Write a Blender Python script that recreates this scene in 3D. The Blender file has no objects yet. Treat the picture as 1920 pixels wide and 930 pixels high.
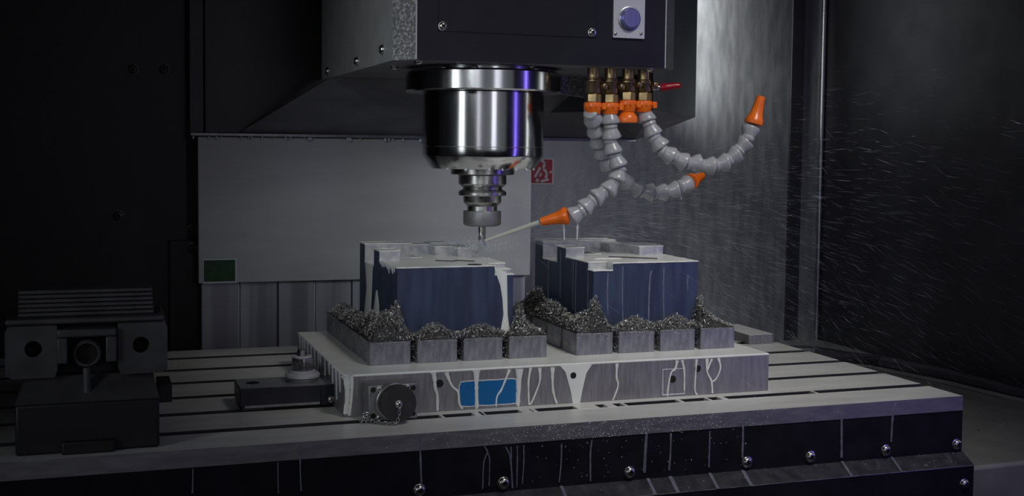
import bpy, bmesh, math, random
from mathutils import Vector, Matrix, Euler

random.seed(7)
scene = bpy.context.scene
COL = scene.collection
PI = math.pi

# ------------------------------------------------------------------ camera
FPX, PPY = 2257.55, 414.58
FW = Vector((0.32804, 0.94278, -0.05942))
CAM = Vector((0.0, 0.0, 1.331))
YAW, PITCH, ROLL = 0.334836, 0.0594533, 0.0107165
fw = Vector((math.sin(YAW)*math.cos(PITCH), math.cos(YAW)*math.cos(PITCH), -math.sin(PITCH)))
r0 = Vector((math.cos(YAW), -math.sin(YAW), 0)); u0 = r0.cross(fw)
rt = r0*math.cos(ROLL) + u0*math.sin(ROLL); up = u0*math.cos(ROLL) - r0*math.sin(ROLL)
cd = bpy.data.cameras.new('camera'); cam = bpy.data.objects.new('camera', cd); COL.objects.link(cam)
cam.matrix_world = Matrix(((rt.x, up.x, -fw.x, CAM.x), (rt.y, up.y, -fw.y, CAM.y), (rt.z, up.z, -fw.z, CAM.z), (0, 0, 0, 1)))
cd.sensor_width = 36; cd.lens = FPX/1920*36; cd.shift_y = -(465-PPY)/1920; cd.clip_start = 0.02
scene.camera = cam

def at(px, py, Y):                       # point of the photo measured on the vertical plane at depth Y
    d = fw + rt*((px-960)/FPX) - up*((py-PPY)/FPX)
    return CAM + d*((Y-CAM.y)/d.y)

# ------------------------------------------------------------------ world, lights, exposure
w = bpy.data.worlds.new('world'); scene.world = w; w.use_nodes = True
w.node_tree.nodes['Background'].inputs[0].default_value = (0.6, 0.65, 0.8, 1)
w.node_tree.nodes['Background'].inputs[1].default_value = 0.004
vs = scene.view_settings
vs.view_transform = 'Standard'; vs.look = 'None'; vs.exposure = 0.0; vs.gamma = 1.0; vs.use_curve_mapping = False

def area(name, loc, target, sx, sy, power, color=(1, 1, 1), spread=180):
    l = bpy.data.lights.new(name, 'AREA'); l.shape = 'RECTANGLE'; l.size = sx; l.size_y = sy
    l.energy = power; l.color = color; l.spread = math.radians(spread)
    o = bpy.data.objects.new(name, l); COL.objects.link(o); o.location = loc
    o.rotation_euler = (Vector(target)-Vector(loc)).to_track_quat('-Z', 'Y').to_euler()
    return o
# ceiling LED panel of the machining cell, over the middle and right of the table
area('ceiling_lamp', (0.92, 0.62, 2.25), (0.82, 1.58, 1.05), 0.50, 0.22, 0.80, (1.0, 0.99, 0.95), 45)
# added fill lamp, brightens the lower rear wall in place of lit mist
area('rear_wall_fill', (1.16, 1.62, 2.40), (1.22, 2.45, 1.02), 0.30, 0.16, 0.30, (0.92, 0.97, 1.0), 40)
# added fill lamp at the right, brightens the pale panel near the tool
area('panel_fill', (1.60, 1.38, 1.50), (0.84, 2.13, 1.20), 0.16, 0.12, 0.20, (0.97, 1.0, 1.0), 42)
# violet LED strip on the right door frame, upright
area('violet_strip', (1.40, 0.74, 1.35), (0.62, 1.60, 1.25), 0.05, 1.1, 0.60, (0.24, 0.16, 1.0), 150)
# upright white lamps by the doors, then an added narrow spot
area('door_lamp_right', (1.58, 1.30, 1.5), (0.55, 1.65, 1.30), 0.10, 0.9, 0.16, (0.95, 1.0, 1.0), 120)
area('door_lamp_left', (-0.45, 1.00, 1.5), (0.55, 1.65, 1.30), 0.16, 0.9, 0.16, (0.9, 0.97, 1.0), 50)
area('left_fill_spot', (-0.40, 0.30, 1.75), (0.58, 1.72, 1.25), 0.12, 0.12, 0.15, (0.9, 0.97, 1.0), 32)  # added spot from the front left, fills the left-facing sides
# daylight through the front door glass, then two added reflection fills
area('front_window', (0.62, -0.5, 1.6), (0.62, 1.6, 1.25), 0.30, 0.9, 0.20, (0.88, 0.90, 1.0), 70)
area('spindle_band_fill', (-0.35, -0.2, 1.6), (0.62, 1.6, 1.25), 0.2, 0.9, 0.07, (0.88, 0.90, 1.0), 60)  # added strip, gives the spindle one more reflected band
area('spindle_grey_fill', (0.55, -0.7, 1.5), (0.55, 1.6, 1.3), 2.2, 1.0, 0.24, (0.86, 0.92, 1.0), 90)  # added dim panel, lifts the grey between the spindle's reflected bands
# LED strip at the back of the column, beamed onto the rear wall
area('column_lamp', (1.25, 2.428, 1.70), (1.345, 2.5, 1.67), 0.03, 0.50, 0.46, (0.97, 1.0, 1.0), 66)

# ------------------------------------------------------------------ materials
MATS = {}
def mat(name, c, rough=0.5, metal=0.0, c2=None, scale=40, stretch=(1, 1, 1), bump=0.0, spec=0.5, trans=0.0, alpha=1.0, detail=4, lo=0.35, hi=0.65, r2=None, emit=None, coat=0.0, bscale=None):
    m = bpy.data.materials.new(name); m.use_nodes = True; nt = m.node_tree; n = nt.nodes; L = nt.links
    b = n['Principled BSDF']
    b.inputs['Base Color'].default_value = (*c, 1); b.inputs['Roughness'].default_value = rough
    b.inputs['Metallic'].default_value = metal; b.inputs['Specular IOR Level'].default_value = spec
    b.inputs['Transmission Weight'].default_value = trans; b.inputs['Alpha'].default_value = alpha
    b.inputs['Coat Weight'].default_value = coat
    if emit: b.inputs['Emission Color'].default_value = (*emit[0], 1); b.inputs['Emission Strength'].default_value = emit[1]
    if c2 is not None or bump or r2 is not None:
        tc = n.new('ShaderNodeTexCoord'); mp = n.new('ShaderNodeMapping'); mp.inputs['Scale'].default_value = stretch
        nz = n.new('ShaderNodeTexNoise'); nz.inputs['Scale'].default_value = scale; nz.inputs['Detail'].default_value = detail
        L.new(tc.outputs['Object'], mp.inputs[0]); L.new(mp.outputs[0], nz.inputs['Vector'])
        if c2 is not None:
            rp = n.new('ShaderNodeValToRGB'); rp.color_ramp.elements[0].color = (*c, 1); rp.color_ramp.elements[1].color = (*c2, 1)
            rp.color_ramp.elements[0].position = lo; rp.color_ramp.elements[1].position = hi
            L.new(nz.outputs['Fac'], rp.inputs[0]); L.new(rp.outputs[0], b.inputs['Base Color'])
        if r2 is not None:
            mr = n.new('ShaderNodeMapRange'); mr.inputs[1].default_value = lo; mr.inputs[2].default_value = hi
            mr.inputs[3].default_value = rough; mr.inputs[4].default_value = r2
            L.new(nz.outputs['Fac'], mr.inputs[0]); L.new(mr.outputs[0], b.inputs['Roughness'])
        if bump:
            bp = n.new('ShaderNodeBump'); bp.inputs['Strength'].default_value = bump; bp.inputs['Distance'].default_value = 0.002
            if bscale:
                nb = n.new('ShaderNodeTexNoise'); nb.inputs['Scale'].default_value = bscale; nb.inputs['Detail'].default_value = 3
                L.new(mp.outputs[0], nb.inputs['Vector']); L.new(nb.outputs['Fac'], bp.inputs['Height'])
            else: L.new(nz.outputs['Fac'], bp.inputs['Height'])
            L.new(bp.outputs[0], b.inputs['Normal'])
    MATS[name] = m; return m

mat('paint_dark', (0.009, 0.009, 0.015), 0.38, 0, (0.013, 0.013, 0.020), 30, spec=.35)
mat('paint_column', (0.006, 0.006, 0.010), 0.45, 0, (0.010, 0.010, 0.015), 20)
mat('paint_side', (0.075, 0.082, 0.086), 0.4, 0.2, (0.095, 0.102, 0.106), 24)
mat('grain_metal', (0.14, 0.14, 0.15), 0.5, 0.4, (0.55, 0.55, 0.55), 260, bump=0.5, lo=0.45, hi=0.75)
mat('apron', (0.19, 0.19, 0.20), 0.55, 0.1, (0.25, 0.25, 0.26), 14, (1, 1, 3))
mat('chrome', (0.72, 0.72, 0.73), 0.13, 1.0, (0.60, 0.60, 0.62), 60, (1, 1, 0.08), r2=0.2)
mat('steel', (0.45, 0.45, 0.47), 0.28, 1.0, (0.60, 0.60, 0.62), 80, (1, 1, 0.2), r2=0.4)
mat('holder_steel', (0.46, 0.45, 0.44), 0.24, 1.0, (0.58, 0.57, 0.56), 80, r2=0.35)
mat('nut_steel', (0.20, 0.20, 0.21), 0.5, 0.6, (0.27, 0.27, 0.28), 80)
mat('screw', (0.75, 0.74, 0.70), 0.25, 1.0)
mat('ground_steel', (0.25, 0.24, 0.255), 0.42, 0.6, (0.33, 0.32, 0.335), 50, (6, 1, 0.6), bump=0.04, r2=0.5)
mat('band_steel', (0.20, 0.195, 0.215), 0.45, 0.5, (0.26, 0.255, 0.275), 40, (1, 1, 4), r2=0.55)
mat('pole_steel', (0.20, 0.20, 0.23), 0.45, 0.5, (0.31, 0.31, 0.34), 90, (2, 1, 0.6), bump=0.08)
mat('coolant', (0.80, 0.81, 0.77), 0.30, 0, (0.74, 0.75, 0.71), 18, (1, 3, 1), bump=0.06, bscale=60)
mat('coolant_table', (0.74, 0.74, 0.70), 0.34, 0, (0.62, 0.62, 0.59), 9, (1, 4, 1), bump=0.05, bscale=50)
mat('coolant_thin', (0.62, 0.63, 0.66), 0.25, 0, (0.52, 0.54, 0.60), 120)
mat('coolant_trace', (0.14, 0.145, 0.19), 0.25, 0, (0.20, 0.205, 0.25), 120)
mat('slot_dark', (0.05, 0.05, 0.055), 0.5, 0.5)
mat('skirt', (0.010, 0.010, 0.014), 0.5, 0, (0.016, 0.016, 0.022), 30, spec=.1)
mat('paint_left_lit', (0.42, 0.425, 0.43), 0.45, 0.1, (0.48, 0.485, 0.49), 24)  # head's left side, its reflected light put into a paler colour
mat('ledge', (0.035, 0.036, 0.045), 0.3, 0.2, (0.07, 0.072, 0.08), 70, bump=0.05)
mat('blue_steel', (0.046, 0.056, 0.105), 0.38, 0.3, (0.062, 0.086, 0.150), 26, (3, 3, 0.35), bump=0.03, r2=0.45)
mat('blue_label', (0.005, 0.13, 0.36), 0.35)
mat('black_rubber', (0.03, 0.03, 0.03), 0.6, 0, (0.04, 0.04, 0.038), 60)
mat('hole_black', (0.004, 0.004, 0.004), 0.7)
mat('alu_dark', (0.24, 0.24, 0.25), 0.45, 0.7, (0.32, 0.32, 0.33), 80)
mat('clamp_black', (0.016, 0.017, 0.026), 0.35, 0.3, (0.026, 0.027, 0.036), 40)
mat('clamp_top_lit', (0.24, 0.255, 0.275), 0.4, 0.3, (0.30, 0.315, 0.33), 40)  # top of the black bar, paler because its light is in the colour
mat('vise_paint', (0.05, 0.05, 0.052), 0.5, 0.3, (0.075, 0.075, 0.078), 30, bump=0.05)
mat('vise_dark', (0.015, 0.015, 0.018), 0.5, 0.2)
mat('brass', (0.45, 0.33, 0.16), 0.3, 1.0, (0.32, 0.23, 0.13), 90, r2=0.42)
mat('orange', (0.85, 0.17, 0.012), 0.3, 0, (0.78, 0.13, 0.01), 90)
mat('red_plastic', (0.26, 0.006, 0.016), 0.25)
mat('hose', (0.46, 0.465, 0.505), 0.26, 0, (0.53, 0.535, 0.565), 60, trans=0.35)
mat('panel', (0.46, 0.46, 0.47), 0.5, 0.1, (0.52, 0.52, 0.52), 6, (1, 1, 4), r2=0.58)
mat('panel_low', (0.26, 0.26, 0.30), 0.4, 0.3, (0.44, 0.44, 0.49), 30, (1, 1, 0.03), r2=0.5, lo=0.42, hi=0.62)
mat('wall_steel', (0.26, 0.266, 0.276), 0.38, 0.35, (0.35, 0.358, 0.366), 26, (2.2, 1, 0.5), bump=0.15, r2=0.55, lo=0.38, hi=0.62, detail=7, bscale=90)
mat('wall_dark', (0.06, 0.06, 0.07), 0.45, 0.4, (0.085, 0.085, 0.095), 12)
mat('wall_black', (0.008, 0.008, 0.010), 0.5, 0.1, (0.012, 0.012, 0.014), 12)
mat('tray', (0.24, 0.24, 0.22), 0.5, 0.2, (0.30, 0.30, 0.275), 16)
mat('silver', (0.62, 0.62, 0.65), 0.4, 0.3)
mat('button_blue', (0.26, 0.25, 0.60), 0.32, 0.7, (0.34, 0.33, 0.66), 30, (8, 1, .5))
mat('green_print', (0.010, 0.055, 0.014), 0.5, 0, (0.016, 0.075, 0.02), 60)
mat('red_print', (0.40, 0.010, 0.035), 0.5)
mat('white_print', (0.6, 0.58, 0.57), 0.5)
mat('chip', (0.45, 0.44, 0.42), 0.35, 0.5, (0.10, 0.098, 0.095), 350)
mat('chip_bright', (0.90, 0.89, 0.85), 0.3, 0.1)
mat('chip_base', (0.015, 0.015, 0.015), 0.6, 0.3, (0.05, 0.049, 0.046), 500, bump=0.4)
mat('droplet', (0.62, 0.66, 0.70), 0.2, 0, alpha=0.42)
mat('jet', (0.66, 0.66, 0.60), 0.25, 0, alpha=0.8)
M = MATS

# ------------------------------------------------------------------ mesh helpers
class MB:
    def __init__(s): s.v = []; s.f = []; s.mi = []
    def add(s, vs, fs, mi=0):
        o = len(s.v); s.v += [tuple(v) for v in vs]
        for f in fs: s.f.append([i+o for i in f]); s.mi.append(mi)
        return s
    def box(s, x0, x1, y0, y1, z0, z1, mi=0):
        vs = [(x0, y0, z0), (x1, y0, z0), (x1, y1, z0), (x0, y1, z0), (x0, y0, z1), (x1, y0, z1), (x1, y1, z1), (x0, y1, z1)]
        return s.add(vs, [(3, 2, 1, 0), (4, 5, 6, 7), (0, 1, 5, 4), (1, 2, 6, 5), (2, 3, 7, 6), (3, 0, 4, 7)], mi)
    def prism(s, poly, z0, z1, mi=0, axis='z'):
        n = len(poly)
        def P(a, b, c):
            return {'z': (a, b, c), 'y': (a, c, b), 'x': (c, a, b)}[axis]
        vs = [P(a, b, z0) for a, b in poly] + [P(a, b, z1) for a, b in poly]
        fs = [list(range(n))[::-1], list(range(n, 2*n))] + [(i, (i+1) % n, n+(i+1) % n, n+i) for i in range(n)]
        return s.add(vs, fs, mi)
    def lathe(s, prof, seg=32, mat4=None, mi=0, caps=True):
        n = len(prof); vs = []; fs = []
        for i in range(seg):
            a = 2*PI*i/seg
            for r, z in prof: vs.append(Vector((r*math.cos(a), r*math.sin(a), z)))
        for i in range(seg):
            j = (i+1) % seg
            for k in range(n-1): fs.append((i*n+k, j*n+k, j*n+k+1, i*n+k+1))
        if caps:
            fs.append([i*n for i in range(seg)][::-1]); fs.append([i*n+n-1 for i in range(seg)])
        if mat4: vs = [mat4 @ v for v in vs]
        return s.add(vs, fs, mi)
    def tube(s, pts, rad, seg=8, mi=0, squash=None):
        pts = [Vector(p) for p in pts]; n = len(pts); rads = rad if isinstance(rad, (list, tuple)) else [rad]*n
        vs = []; fs = []; prev = None
        for i, p in enumerate(pts):
            t = (pts[min(i+1, n-1)]-pts[max(i-1, 0)]).normalized()
            ref = Vector((0, -1, 0)) if abs(t.y) < 0.9 else Vector((0, 0, 1))
            a = t.cross(ref).normalized(); b = a.cross(t).normalized()
            for k in range(seg):
                an = 2*PI*k/seg; d = a*math.cos(an) + b*math.sin(an)*(squash or 1)
                vs.append(p+d*rads[i])
        for i in range(n-1):
            for k in range(seg):
                q = (k+1) % seg; fs.append((i*seg+k, i*seg+q, (i+1)*seg+q, (i+1)*seg+k))
        fs.append(list(range(seg))[::-1]); fs.append([(n-1)*seg+k for k in range(seg)])
        return s.add(vs, fs, mi)
    def build(s, name, mats, parent=None, bevel=0, smooth=True, angle=35, seg=2):
        me = bpy.data.meshes.new(name); me.from_pydata(s.v, [], s.f)
        if isinstance(mats, str): mats = [mats]
        for m in mats: me.materials.append(M[m])
        for p, i in zip(me.polygons, s.mi): p.material_index = i
        bm = bmesh.new(); bm.from_mesh(me); bmesh.ops.recalc_face_normals(bm, faces=bm.faces); bm.to_mesh(me); bm.free()
        if smooth:
            me.polygons.foreach_set('use_smooth', [True]*len(me.polygons)); me.set_sharp_from_angle(angle=math.radians(angle))
        o = bpy.data.objects.new(name, me); COL.objects.link(o)
        if bevel:
            md = o.modifiers.new('bevel', 'BEVEL'); md.width = bevel; md.segments = seg; md.limit_method = 'ANGLE'; md.angle_limit = math.radians(40)
        if parent: o.parent = parent; o.matrix_parent_inverse = Matrix.Translation(-parent.location) if parent.type == 'EMPTY' or True else Matrix()
        return o
def thing(name, label, cat, loc=(0, 0, 0), group=None):
    o = bpy.data.objects.new(name, None); COL.objects.link(o); o.location = loc; o.empty_display_size = 0.02
    return tag(o, label, cat, group)
def tag(o, label, cat, group=None, kind=None):
    o['label'] = label
    if cat: o['category'] = cat
    if group: o['group'] = group
    if kind: o['kind'] = kind
    return o
def struct(o, label=None):
    o['kind'] = 'structure'
    if label: o['label'] = label
    return o
def frame(loc, zdir):                     # matrix whose z axis is zdir, at loc
    return Matrix.Translation(Vector(loc)) @ Vector(zdir).to_track_quat('Z', 'Y').to_matrix().to_4x4()

# a domed socket screw, shared mesh, axis +z
def screw_mesh(name, r, h, m='screw'):
    b = MB()
    prof = [(r*1.15, 0), (r*1.15, h*.15), (r, h*.18), (r*.97, h*.5), (r*.8, h*.82), (r*.5, h), (r*.45, h), (r*.4, h*.45)]
    b.lathe(prof, 20, None, 0)
    o = b.build(name, [m, 'hole_black']); me = o.data
    if len(me.polygons): me.polygons[len(me.polygons)-1].material_index = 1
    bpy.data.objects.remove(o); return me
SCREW = screw_mesh('screw', 1.0, 0.8)
mat('bolt_dull', (0.10, 0.10, 0.10), 0.45, 0.8)
SCREW_DULL = screw_mesh('dull_screw', 1.0, 0.8, 'bolt_dull')
def screw(parent, loc, ndir, r, name='bolt', me=None):
    o = bpy.data.objects.new(name, me or SCREW); COL.objects.link(o)
    mw = frame(loc, ndir) @ Matrix.Scale(r, 4)
    o.parent = parent
    o.matrix_parent_inverse = Matrix.Translation(-parent.location)
    o.matrix_basis = mw
    return o

# ------------------------------------------------------------------ the setting: machine enclosure
YW = 2.5
wb = struct(MB().box(-1.2, 1.66, YW, YW+0.02, 0.5, 2.6).build('wall_back', 'wall_steel'), 'wet stainless steel rear wall of the machining cell')
wr = struct(MB().box(1.66, 1.68, 0.9, YW+0.02, 0.5, 2.6).build('wall_right', 'wall_dark'), 'dark right side wall of the machining cell')
tb = MB()
tb.tube([(1.652, YW-0.006, 0.86), (1.652, YW-0.006, 2.6)], 0.0055, 12)
tr = struct(tb.build('trim_1', 'steel'), 'bright rounded corner trim between rear and right wall')
tb = MB(); tb.box(1.565, 1.60, YW-0.006, YW, 0.7, 2.6)
struct(tb.build('trim_2', 'wall_dark', bevel=0.002), 'flat dark vertical strip on the rear wall')
wl = struct(MB().box(-1.2, 0.155, 2.20, 2.22, 0.5, 2.6).build('wall_left', 'wall_black'), 'black bolted plate wall at the left')
MB().box(0.125, 0.172, 2.188, 2.20, 0.6, 1.165).build('edge_plate', 'wall_black', wl, bevel=0.001)
for px, py in [(248, 130), (307, 130), (221, 404), (360, 432), (335, 575)]: screw(wl, at(px, py, 2.198), (0, -1, 0), 0.0085, me=SCREW_DULL)
screw(wl, at(360, 466, 2.187), (0, -1, 0), 0.0085, me=SCREW_DULL)
struct(MB().box(-1.2, 1.68, 0.6, 2.52, 0.48, 0.50).build('floor', 'wall_black'), 'dark sump floor under the table')
struct(MB().box(-1.2, 1.68, 0.9, 2.52, 2.6, 2.62).build('ceiling', 'wall_dark'), 'dark roof sheet of the cell')

# red safety sticker on the rear wall
st = MB(); a = at(994, 297, YW-0.001); b_ = at(1038, 346, YW-0.001)
sx0, sx1, sz0, sz1 = a.x, b_.x, b_.z, a.z; SW = sx1-sx0; SH = sz1-sz0
o = MB().box(sx0, sx1, YW-0.0012, YW, sz0, sz1).build('safety_sticker', 'white_print', wb); o['label'] = 'red safety sticker with white pictogram'
MB().box(sx0+SW*.04, sx1-SW*.07, YW-0.0017, YW-0.0012, sz0+SH*.06, sz1-SH*.04).build('sticker_field', 'red_print', o)
pic = MB()
def stroke(b, pts, wd, y):
    for (u0_, v0_), (u1_, v1_) in zip(pts, pts[1:]):
        p0 = Vector((sx0+u0_*SW, 0, sz0+v0_*SH)); p1 = Vector((sx0+u1_*SW, 0, sz0+v1_*SH)); d = (p1-p0).normalized(); nrm = Vector((-d.z, 0, d.x))*wd*SW
        q = [p0-nrm, p1-nrm, p1+nrm, p0+nrm]
        b.prism([(c.x, c.z) for c in q], y, y-0.0004, axis='y')
stroke(pic, [(.20, .28), (.42, .66)], .05, YW-0.0017); stroke(pic, [(.46, .95), (.60, .82), (.56, .62), (.70, .44), (.66, .25)], .055, YW-0.0017)
stroke(pic, [(.28, .10), (.33, .22)], .06, YW-0.0017); stroke(pic, [(.45, .12), (.78, .2)], .05, YW-0.0017); stroke(pic, [(.40, .3), (.47, .45)], .04, YW-0.0017); stroke(pic, [(.82, .5), (.9, .46)], .05, YW-0.0017)
pic.build('pictogram', 'white_print', o)

# right chip tray beside the table
ty = MB()
ty.add([(1.14, 1.40, .88), (1.66, 1.42, .88), (1.66, 2.5, .88), (1.14, 2.5, .88), (1.14, 1.40, .5), (1.66, 1.42, .5), (1.66, 2.5, .5), (1.14, 2.5, .5)],
       [(0, 1, 2, 3), (0, 4, 5, 1), (1, 5, 6, 2), (2, 6, 7, 3), (3, 7, 4, 0), (4, 7, 6, 5)])
trayt = thing('chip_tray', 'grey sheet metal chip tray in the corner beyond the table end', 'tray', (1.4, 1.95, .5))
ty.build('tray_sheet', 'tray', trayt, bevel=0.006)
lip = MB(); lp = [(1.66, 1.62, .884), (1.625, 1.80, .886), (1.61, 1.95, .888), (1.57, 2.12, .888), (1.50, 2.26, .888), (1.38, 2.36, .886), (1.2, 2.4, .884)]
lip.tube(lp, [.010, .013, .016, .018, .018, .016, .012], 10); lip.build('rolled_lip', 'wall_dark', trayt)
lip = MB(); lip.tube([(x-.035, y-.02, .883) for x, y, z in lp], .005, 8); lip.build('bead', 'tray', trayt)

# ------------------------------------------------------------------ column, covers, head
YP = 2.15
col = thing('machine_column', 'black machine column cover above the pale panel with dripping bottom rail', 'machine part', (.6, 2.17, 1.35))
MB().box(.158, .183, 2.165, 2.195, 1.354, 2.6).build('cover_plate', 'paint_column', col, bevel=0.0015)
MB().box(.1845, 1.0, 2.168, 2.195, 1.354, 2.6).build('cover_plate', 'paint_column', col, bevel=0.0015)
ap = MB()
A1, A2, B2, B1, B0, H2, H3 = (.371, 1.99, 1.4452), (.243, YP, 1.356), (1.0, YP, 1.351), (1.0, 1.9, 1.391), (.782, 1.62, 1.391), (.7765, 1.88, 1.4452), (.37, 2.165, 1.6)
top = lambda p: (p[0], p[1], 2.6)
ap.add([A1, A2, B2, B1, B0, H2], [(0, 1, 2), (0, 2, 5), (4, 5, 2), (4, 2, 3)])
ap.add([A1, A2, (.243, 2.168, 1.356), (.37, 2.168, 1.45)], [(0, 1, 2, 3)])
ap.build('apron', 'apron', col, smooth=False)
sh = MB()
sh.add([B0, B1, B2, (.782, YP, 1.40), top(B0), top(B1), top(B2), (.782, YP, 2.6)], [(0, 1, 5, 4), (1, 2, 6, 5), (2, 3, 7, 6), (3, 0, 4, 7), (4, 5, 6, 7)])
sh.build('shroud', 'paint_side', col, smooth=False)
rl = MB(); rl.box(.158, 1.0, YP-0.008, YP+.016, 1.3485, 1.3545); rl.build('drip_rail', 'alu_dark', col, bevel=0.001)
db = MB(); prof = [(.0002, -.0062), (.0022, -.0045), (.0028, -.002), (.0016, .001), (.0012, .003)]
dm = None
for k in range(30):
    x = .165+random.random()*.64 if k > 3 else (.163, .30, .33, .355)[k]
    s_ = random.uniform(.6, 1.25)
    if dm is None:
        dob = MB().lathe(prof, 8).build('water_drop', 'droplet_w' if 'droplet_w' in M else 'coolant_thin', col); dm = dob.data
    else:
        dob = bpy.data.objects.new('water_drop', dm); COL.objects.link(dob); dob.parent = col; dob.matrix_parent_inverse = Matrix.Translation(-col.location)
    dob.matrix_basis = Matrix.Translation((x, YP-0.005, 1.348)) @ Matrix.Scale(s_, 4)

pn = thing('cover_panel', 'large pale grey sheet panel behind the left workpiece with a green sticker', 'panel', (.48, YP, 1.09))
MB().box(.171, .786, YP, YP+.012, 1.0915, 1.3475).build('sheet', 'panel', pn, bevel=0.0015)
g0 = at(382, 488, YP); g1 = at(441, 527, YP)
so = MB().box(g0.x-.002, g1.x+.003, YP-.0008, YP, g1.z-.003, g0.z+.002).build('sticker_edge', 'silver', pn)
so2 = MB().box(g0.x, g1.x, YP-.0013, YP-.0008, g1.z, g0.z).build('green_sticker', 'green_print', pn); so2['label'] = 'dark green rectangular sticker'
lc = thing('lower_way_cover', 'wet streaked ribbed steel cover below the pale panel', 'cover', (.48, YP+.02, .85))
xw = .176
for i in range(9):
    x1 = xw + .0672
    MB().box(xw+.0006, x1-.0006, YP+.012+(i % 2)*.003, YP+.03, .85, 1.093).build('panel', 'panel_low', lc, bevel=0.0015)
    xw = x1

head = thing('milling_head', 'dark blue-black boxy milling head above the chrome spindle with push button plate', 'machine head', (.5735, 1.7, 1.4455))
poly = [(.395, 1.52), (.7517, 1.52), (.777, 1.545), (.777, 2.06), (.37, 2.06), (.37, 1.545)]
hb = MB(); n = 6; z0, z1 = 1.4455, 2.3
vs_ = [(x, y, z0) for x, y in poly]+[(x, y, z1) for x, y in poly]
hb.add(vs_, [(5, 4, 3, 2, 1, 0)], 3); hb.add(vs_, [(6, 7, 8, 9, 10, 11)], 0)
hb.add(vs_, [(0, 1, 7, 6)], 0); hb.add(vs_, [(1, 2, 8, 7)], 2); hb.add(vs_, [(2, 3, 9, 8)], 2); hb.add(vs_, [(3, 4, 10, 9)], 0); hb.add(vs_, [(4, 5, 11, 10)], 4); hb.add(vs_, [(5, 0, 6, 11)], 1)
me_h = hb.build('housing', ['paint_dark', 'grain_metal', 'paint_side', 'apron', 'paint_left_lit'], head, smooth=False)
bm = bmesh.new(); bm.from_mesh(me_h.data); bmesh.ops.remove_doubles(bm, verts=bm.verts, dist=1e-5); bm.to_mesh(me_h.data); bm.free()
MB().tube([(.3953, 1.5197, 1.446), (.3953, 1.5197, 2.3)], .0011, 6).build('edge_highlight', 'silver', head)  # silver line added as the bright highlight on the head's front edges
MB().tube([(.7515, 1.5197, 1.446), (.7515, 1.5197, 2.3)], .0009, 6).build('edge_highlight', 'silver', head)
cp = MB().box(.4249, .6465, 1.5188, 1.52, 1.4835, 2.3).build('cover_plate', 'paint_dark', head, bevel=0.0004)
screw(head, at(830, 49, 1.5186), (0, -1, 0), .0052, 'screw'); screw(head, at(1110, 61, 1.5186), (0, -1, 0), .0052, 'screw')
bp_ = MB().box(.671, .718, 1.5165, 1.52, 1.4845, 1.585).build('button_plate', 'silver', head, bevel=0.0006); bp_['label'] = 'silver plate with round blue push button'
bc = at(1180, 35, 1.5165)
pb = MB().lathe([(.0150, 0), (.0150, .002), (.0138, .0028), (.0132, .0075), (.0120, .0085)], 32, frame(bc, (0, -1, 0))).build('push_button', 'button_blue', bp_)
MB().lathe([(.0168, 0), (.0168, .0012), (.0158, .0018), (.0150, .0018)], 32, frame(bc, (0, -1, 0))).build('button_ring', 'steel', bp_)
for px in (1154, 1202): screw(bp_, at(px, 63, 1.5163), (0, -1, 0), .0022, 'screw')
# bolts along the lower edge of the left side and under the head
for Y_, Z_ in ((2.00, 1.4575), (1.7666, 1.4585), (1.60, 1.4634)): screw(head, (.370, Y_, Z_), (-1, 0, 0), .0065)
for X_, Y_ in ((.40, 1.66), (.405, 1.545), (.735, 1.535)): screw(head, (X_, Y_, 1.4457), (0, 0, -1), .0055)
screw(head, (.777, 1.556, 1.449), (.7, -.7, 0), .004)
brk = MB(); brk.add([(.655, 1.745, 1.4455), (.762, 1.745, 1.4455), (.762, 1.745, 1.4085), (.655, 1.745, 1.422), (.655, 1.757, 1.4455), (.762, 1.757, 1.4455), (.762, 1.757, 1.4085), (.655, 1.757, 1.422)],
    [(0, 1, 2, 3), (4, 7, 6, 5), (0, 4, 5, 1), (1, 5, 6, 2), (2, 6, 7, 3), (3, 7, 4, 0)])
brk.build('bracket', 'grain_metal', head)

# ------------------------------------------------------------------ spindle, tool holder, cutter
SX, SY = .5285, 1.65
sp = thing('spindle', 'polished chrome spindle nose with wide flange under the milling head', 'spindle', (SX, SY, 1.4455))
fr = Matrix.Translation((SX, SY, 0))
MB().lathe([(.094, 1.4455), (.094, 1.441), (.1065, 1.4405), (.1105, 1.4385), (.1115, 1.4375), (.1115, 1.4130), (.110, 1.4110), (.087, 1.4108)], 96, fr).build('flange', 'chrome', sp, angle=30)
MB().lathe([(.0855, 1.4108), (.0868, 1.4098), (.0868, 1.3345), (.0864, 1.3340), (.0864, 1.3335), (.0868, 1.333), (.0868, 1.3222), (.0862, 1.3205), (.0755, 1.3050), (.0735, 1.3030), (.046, 1.3022)], 96, fr).build('body', 'chrome', sp, angle=22)
MB().lathe([(.0455, 1.3022), (.0455, 1.2955), (.0440, 1.2945), (.030, 1.2945)], 64, fr).build('nose_ring', 'holder_steel', sp)
for k, (a_, r_) in enumerate(((-2.2, .0036), (-1.75, .003), (-1.5, .0026), (-1.2, .003), (-.9, .0034), (-2.6, .003), (-.5, .003))):
    MB().lathe([(.0002, -.006), (.003, -.0035), (.0034, -.0015), (.002, .001)], 10, Matrix.Translation((SX+.074*math.cos(a_), SY+.074*math.sin(a_), 1.3036)) @ Matrix.Scale(.62*r_/.0034, 4)).build('water_drop', 'coolant_thin', sp)
fb = .108
for a_ in (-2.45, -2.0, -1.1, -.75): screw(sp, (SX+.100*math.cos(a_), SY+.100*math.sin(a_), 1.4405), (0, 0, 1), .0045)
th = thing('tool_holder', 'steel tool holder with grooved collar and collet nut clamped in the spindle', 'tool holder', (SX, SY, 1.2945))
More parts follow.
